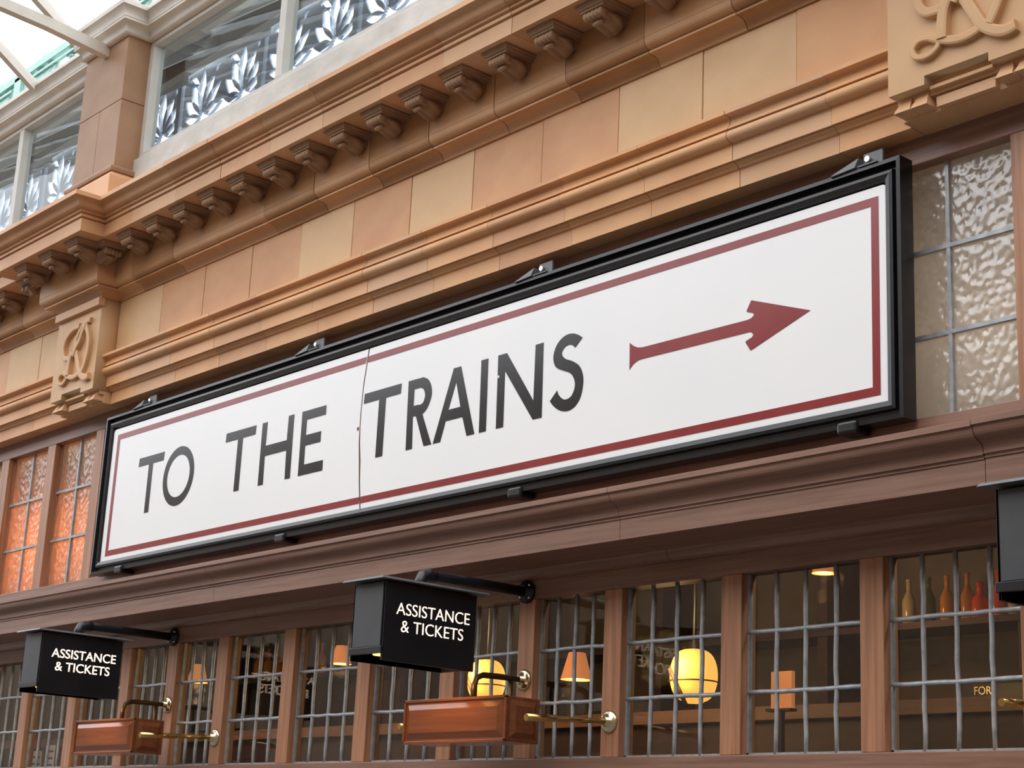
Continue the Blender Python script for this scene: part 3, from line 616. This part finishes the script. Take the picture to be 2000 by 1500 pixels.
def lit_box(X, label, fat, text=True):
    r = empty('lit_sign_box', (X, 3.2, .48)); tag(r, label, 'lit sign', 'black lit sign boxes on pipe arms'); bpy.context.view_layer.update()
    def T(o): o.matrix_parent_inverse = r.matrix_world.inverted(); return o
    y0, y1, z0, z1 = 2.645, 2.955, .487, .690; t = .006
    T(boxes('casing', [(X - .07, X + .07, y0, y0 + t, z0 + .022, z1), (X - .07, X + .07, y1 - t, y1, z0, z1), (X - .07, X - .07 + t, y0, y1, z0, z1), (X - .07, X - .07 + t, y0, y1, z0, z1)], 'iron_black', r, .001))
    # end face shows a paler inset sheet and a corner strip
    T(box('end_sheet', X - .062, X + .062, y0 - .002, y0, z0 + .034, z1 - .004, 'iron_slate', r))
    T(box('end_lip', X - .073, X + .071, y0 - .005, y0 + .004, z0 + .014, z0 + .032, 'iron_black', r, .001))
    T(box('face_plate', X + .064, X + .071, y0, y1, z0 - .004, z1, 'iron_black', r, .001))
    T(boxes('lining', [(X + .060, X + .0635, y0 + .01, y1 - .01, z0 + .002, z0 + .05)], 'paint_frame', r))
    T(mesh('lid', [(X - .092, 2.618, .694), (X + .092, 2.618, .694), (X + .092, 2.985, .694), (X - .092, 2.985, .694), (X - .088, 2.622, .700), (X + .088, 2.622, .700), (X + .088, 2.98, .700), (X - .088, 2.98, .700)], BF, 'iron_grey', r))
    T(box('lamp_tray', X - .055, X + .055, 2.67, 2.93, .535, .540, 'paint_frame', r))
    T(tube('lamp_tube', [(X - .01, 2.68, .512), (X - .01, 2.92, .512)], .010, 'lit_tube', r, 10))
    T(tube('pipe_arm', [(X, 2.815, .694), (X, 2.812, .716), (X, 2.818, .732), (X, 2.836, .738), (X, 3.0, .7385), (X, 3.195, .739)], .0145, 'iron_black', r, 14))
    T(tube('pipe_elbow', [(X, 2.8135, .700), (X, 2.812, .716), (X, 2.818, .732), (X, 2.836, .738), (X, 2.860, .7382)], .0175, 'iron_black', r, 14))
    fl = T(lathe('flange', [(.033, 3.199), (.033, 3.190), (.020, 3.186), (.018, 3.176)], 'y', (X, 0, .739), 'iron_black', r, 20))
    for a in (45, 160, 215, 315):
        lathe('bolt', [(.0045, 3.191), (.0045, 3.1865), (.002, 3.1855)], 'y', (X + .025 * math.cos(math.radians(a)), 0, .739 + .025 * math.sin(math.radians(a))), 'steel', fl, 8)
    if text:
        for s_, ya, yb, zb in (('ASSISTANCE', 2.684, 2.932, .607), ('& TICKETS', 2.702, 2.912, .562)):
            o = text_mesh('lettering', s_, yb - ya, .031, 'lit_letter', r, fat); o.location = (X + .0712, ya, zb); T(o)
    lt = bpy.data.lights.new('sign_lamp', 'POINT'); lt.energy = .8; lt.color = (1, .62, .28); lt.shadow_soft_size = .02
    lo = bpy.data.objects.new('sign_lamp', lt); link(lo, r); lo.location = (X + .03, 2.78, .512); T(lo)
    return r
lit_box(-5.692, 'black lit box reading ASSISTANCE & TICKETS, at far left below the sign', .004)
lit_box(-3.692, 'black lit box reading ASSISTANCE & TICKETS, in the middle below the sign', -.010)
lit_box(-1.692, 'black lit box cut off by the right edge of the picture', .0)

# ---- panelled wooden boxes on pipe brackets
def frus(x0, x1, z0, z1, ya, ins, yb):
    return [(x0, ya, z0), (x1, ya, z0), (x1, ya, z1), (x0, ya, z1), (x0 + ins, yb, z0 + ins), (x1 - ins, yb, z0 + ins), (x1 - ins, yb, z1 - ins), (x0 + ins, yb, z1 - ins)]
def rosette(X, z, parent, T, mat='brass_pale'):
    T(lathe('rosette', [(.030, 3.1995), (.030, 3.196), (.024, 3.192), (.012, 3.190), (.011, 3.176)], 'y', (X, 0, z), mat, parent, 20))
def wooden_box(X, label):
    r = empty('wooden_box', (X, 3.0, .295)); tag(r, label, 'wooden box', 'panelled wooden boxes below the lit signs'); bpy.context.view_layer.update()
    def T(o): o.matrix_parent_inverse = r.matrix_world.inverted(); return o
    a, b_, z0, z1 = X - .222, X + .218, .297, .415
    T(box('case', a, b_, 2.955, 3.070, z0, z1, 'wood_box', r, .002))
    T(boxes('frame_bead', [(a - .002, b_ + .002, 2.950, 2.957, z1 - .006, z1 + .002), (a - .002, b_ + .002, 2.950, 2.957, z0 - .002, z0 + .006), (a - .002, a + .006, 2.950, 2.957, z0, z1), (b_ - .006, b_ + .002, 2.950, 2.957, z0, z1)], 'wood_box', r, .001))
    T(mesh('raised_panel', frus(a + .012, b_ - .012, z0 + .011, z1 - .010, 2.955, .017, 2.946), [(0, 1, 2, 3), (4, 7, 6, 5), (0, 4, 5, 1), (1, 5, 6, 2), (2, 6, 7, 3), (3, 7, 4, 0)], 'wood_box', r))
    V = [(x_, y_, z_) for (y_, x_, z_) in frus(2.965, 3.060, z0 + .010, z1 - .010, b_, .014, b_ + .010)]
    V = []
    for (p_, d_, q_) in frus(2.967, 3.058, z0 + .010, z1 - .010, 0, .014, .008): V.append((b_ + d_, p_, q_))
    T(mesh('side_panel', V, BF, 'wood_box', r))
    T(tube('pipe_bracket', [(X, 3.018, .412), (X, 3.018, .455), (X, 3.026, .478), (X, 3.048, .488), (X, 3.10, .4895), (X, 3.19, .490)], .0085, 'bronze', r, 12))
    T(tube('stay', [(X, 3.15, .37), (X, 3.15, .486)], .007, 'bronze', r, 10))
    T(box('stay_foot', X - .02, X + .02, 3.06, 3.16, .36, .372, 'bronze', r))
    rosette(X, .490, r, T)
    return r
wooden_box(-5.692, 'polished wooden box with raised panel, hung below the far left lit sign')
wooden_box(-3.692, 'polished wooden box with raised panel, hung below the middle lit sign')
def rod(X, label, short=False):
    r = empty('brass_rod', (X, 3.2, .360)); tag(r, label, 'brass rod', 'brass rods beside the wooden boxes'); bpy.context.view_layer.update()
    def T(o): o.matrix_parent_inverse = r.matrix_world.inverted(); return o
    if short: T(tube('rod', [(X, 3.195, .364), (X, 3.035 if X < -3 else 3.07, .356)], .0085, 'brass', r, 12))
    else: T(tube('rod', [(X, 3.195, .364), (X, 2.92, .351)], .0070, 'brass', r, 12)); T(tube('sleeve', [(X, 3.045, .3575), (X, 2.905, .350)], .0095, 'brass', r, 12))
    rosette(X, .364, r, T)
rod(-5.338, 'brass rod to the right of the far left wooden box'); rod(-3.338, 'brass rod to the right of the middle wooden box')
rod(-2.046, 'brass rod at the right edge below the cut-off lit sign', True)
rod(-4.046, 'brass rod half hidden behind the left end of the middle wooden box', True); 

# ================================================================ BEHIND THE GLASS
struct(box('wall_interior', -16, 3, 6.8, 6.9, -1.6, 1.72, 'interior_wall')); struct(box('ceiling_3', -16, 3, 3.28, 6.9, 1.72, 1.76, 'interior_ceiling'))
struct(box('wall_left', -16.1, -16, 3.2, 6.9, -1.6, 1.72, 'interior_wall')); struct(box('wall_right', 3, 3.1, 3.2, 6.9, -1.6, 1.72, 'interior_wall'))
for a, b_, mt, lab in ((-7.9, -6.24, 'glow_orange', 'added orange sheet giving the left frosted windows their glow'), (-2.40, -1.2, 'glow_grey', 'added pale grey sheet brightening the right frosted window')):  # invented backing sheets; their colour stands in for light behind the panes
    bl = box('added_sheet', a, b_, 3.27, 3.276, .93, 1.42 if mt == 'glow_orange' else 1.62, mt); tag(bl, lab, 'backing sheet')
    tube('added_sheet_roll', [(a, 3.275, 1.43 if mt == 'glow_orange' else 1.63), (b_, 3.275, 1.43 if mt == 'glow_orange' else 1.63)], .02, mt, bl)
for a, b_, col, en, lab in ((-7.3, -6.5, (1, .78, .55), 5.0, 'added warm lamp lighting the orange sheet from behind'), (-2.3, -1.6, (1, .93, .85), 4.5, 'added white lamp lighting the grey sheet from behind')):  # added hidden lamps that make the backing sheets glow
    g = empty('fill_lamp', ((a + b_) / 2, 3.52, 1.22)); tag(g, lab, 'lamp'); h = (b_ - a) / 2
    tube('tube', [(-h, 0, 0), (h, 0, 0)], .012, 'lit_fill', g, 10); box('holder', -h - .02, -h, -.02, .02, -.02, .06, 'iron_grey', g); box('holder', h, h + .02, -.02, .02, -.02, .06, 'iron_grey', g)
    for q in (-1, 1): tube('cord', [(q * (h + .01), 0, .06), (q * (h + .01), 0, .50)], .003, 'iron_black', g, 6)
    for q in (-.6, .6):
        lt = bpy.data.lights.new('fill_light', 'POINT'); lt.energy = en; lt.color = col; lt.shadow_soft_size = .05
        lo = bpy.data.objects.new('fill_light', lt); link(lo, g); lo.location = (q * h, -.03, 0)
def globe(x, y, z, r_, label):
    g = empty('globe_lamp', (x, y, z)); tag(g, label, 'lamp', 'glowing globe lamps indoors')
    lathe('globe', [(r_ * .02, -r_ * 1.14), (r_ * .4, -r_ * 1.12)] + [(r_ * math.cos(math.radians(q)) ** .6, r_ * 1.1 * math.sin(math.radians(q))) for q in range(-75, 90, 10)], 'z', (0, 0, 0), 'lit_globe', g, 28)
    tube('band', [(r_ * 1.01 * math.cos(a * math.pi / 16), r_ * 1.01 * math.sin(a * math.pi / 16), -r_ * .25) for a in range(33)], .003, 'bronze', g, 6)
    tube('stem', [(0, 0, r_ * 1.1), (0, 0, 1.71 - z)], .005, 'iron_black', g, 8)
    tube('strut', [(-.03, -r_ * 1.1, .0 + r_ * .2), (.06, -r_ * 1.1, -r_ * 1.4)], .008, 'wood_dark', g, 8)
    lt = bpy.data.lights.new('globe_light', 'POINT'); lt.energy = 4.5; lt.color = (1, .62, .25); lt.shadow_soft_size = .1
    lo = bpy.data.objects.new('globe_light', lt); link(lo, g); lo.location = (0, -r_ * 1.6, r_ * .5)
globe(-4.363, 4.6, .676, .088, 'glowing yellow globe lamp seen through the right-hand leaded windows')
globe(-5.547, 4.6, .711, .080, 'glowing yellow globe lamp seen behind the middle wooden box')
ct = box('bar_counter', -13, -2, 5.55, 5.95, .612, .668, 'counter_wood'); box('counter_front', -13, -2, 5.62, 5.9, -1.6, .612, 'wood_dark', ct); tag(ct, 'brown bar counter running along behind the leaded windows', 'counter')
bd = box('gilt_notice', -3.90, -3.45, 5.56, 5.58, .668, .715, 'iron_black'); tag(bd, 'dark counter notice with gilt lettering behind the right-hand window', 'notice')
o = text_mesh('lettering', 'FOR', .075, .030, 'brass_pale', bd, 0); o.location = (-3.82, 5.558, .676); o.rotation_euler = (0, 0, -math.pi / 2)
# back bar with shelf and bottles
bar_ = boxes('back_bar', [(-13.0, -2.0, 6.2, 6.7, -1.6, .66), (-13.0, -2.0, 6.15, 6.72, .66, .74), (-13, -2, 6.42, 6.7, 1.09, 1.12), (-13, -2, 6.42, 6.7, 1.55, 1.60)] + [(-13 + i * 1.1, -12.94 + i * 1.1, 6.44, 6.7, .74, 1.6) for i in range(11)], 'wood_dark'); tag(bar_, 'dark wooden back bar with a bottle shelf inside the room', 'bar')
BP = {'wine': [(.030, 0), (.032, .01), (.032, .11), (.014, .15), (.011, .155), (.011, .20), (.013, .20), (.013, .212)], 'squat': [(.036, 0), (.038, .01), (.038, .08), (.030, .10), (.016, .112), (.014, .15), (.018, .15), (.018, .165)]}
cache = {}
where = ['first', 'second', 'third', 'fourth', 'fifth', 'sixth', 'seventh', 'eighth']
rows = [([(-4.81, 'clear', 'wine'), (-4.70, 'green', 'wine'), (-4.60, 'amber', 'wine'), (-4.49, 'amber', 'wine'), (-4.425, 'red', 'squat'), (-4.33, 'red', 'wine'), (-4.24, 'clear', 'squat'), (-4.08, 'green', 'wine')], 'right-hand window'),
        ([(-10.35, 'amber', 'wine'), (-10.22, 'amber', 'wine'), (-10.08, 'amber', 'squat'), (-9.96, 'red', 'wine'), (-9.82, 'clear', 'wine'), (-9.57, 'amber', 'wine'), (-9.40, 'green', 'wine'), (-9.28, 'amber', 'squat')], 'far left windows')]
for lst, win in rows:
    for i, (x, c_, s_) in enumerate(lst):
        key = (c_, s_)
        if key not in cache: cache[key] = lathe('bottle', BP[s_], 'z', (0, 0, 0), 'glass_bottle_' + c_, None, 16); o = cache[key]
        else: o = inst(cache[key], None)
        o.location = (x, 6.5, 1.121)
        tag(o, '%s bottle behind the %s, %s from the left' % ({'clear': 'pale', 'green': 'dark green', 'amber': 'amber', 'red': 'red'}[c_], win, where[i]), 'bottle', 'bottles on the back bar shelf')
def shade(x, y, z, s_, label):
    g = empty('lamp_shade', (x, y, z)); tag(g, label, 'lamp', 'small orange lamps indoors')
    lathe('shade', [(.055 * s_, 0), (.052 * s_, .01 * s_), (.03 * s_, .09 * s_), (.028 * s_, .092 * s_)], 'z', (0, 0, 0), 'lit_shade', g, 18); tube('cord', [(0, 0, .09 * s_), (0, 0, 1.71 - z)], .003, 'iron_black', g, 6)
    lt = bpy.data.lights.new('shade_light', 'POINT'); lt.energy = 1.6; lt.color = (1, .5, .2); lt.shadow_soft_size = .04
    lo = bpy.data.objects.new('shade_light', lt); link(lo, g); lo.location = (0, 0, -.04)
shade(-5.43, 5.0, .75, 1.25, 'orange lampshade glowing right of the middle wooden box')
shade(-7.19, 5.0, .91, 1.0, 'small orange lampshade glowing left of the middle lit sign')
shade(-8.59, 5.0, .88, 1.1, 'small orange lampshade glowing right of the far left lit sign')
shade(-4.9, 6.0, 1.30, 1.0, 'small orange lampshade above the back bar bottles')
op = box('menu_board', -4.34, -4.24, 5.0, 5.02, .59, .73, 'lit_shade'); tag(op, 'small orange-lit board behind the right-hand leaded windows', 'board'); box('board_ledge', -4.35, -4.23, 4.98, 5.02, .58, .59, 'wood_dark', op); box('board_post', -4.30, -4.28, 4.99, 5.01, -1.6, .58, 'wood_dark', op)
for x0_, x1_, za, zb, lab in ((-6.86, -6.775, .10, .372, 'narrow pale pink notice inside the bottom left window'), (-6.99, -6.895, .10, .350, 'grey printed notice beside the pale pink one, bottom left window')):
    o = box('paper_notice', x0_, x1_, 3.30, 3.302, za, zb, 'paper'); tag(o, lab, 'notice')
    boxes('print', [(x0_ + .012, x1_ - .012, 3.2985, 3.30, zb - .03 - .028 * i, zb - .022 - .028 * i) for i in range(4)], 'iron_grey', o)
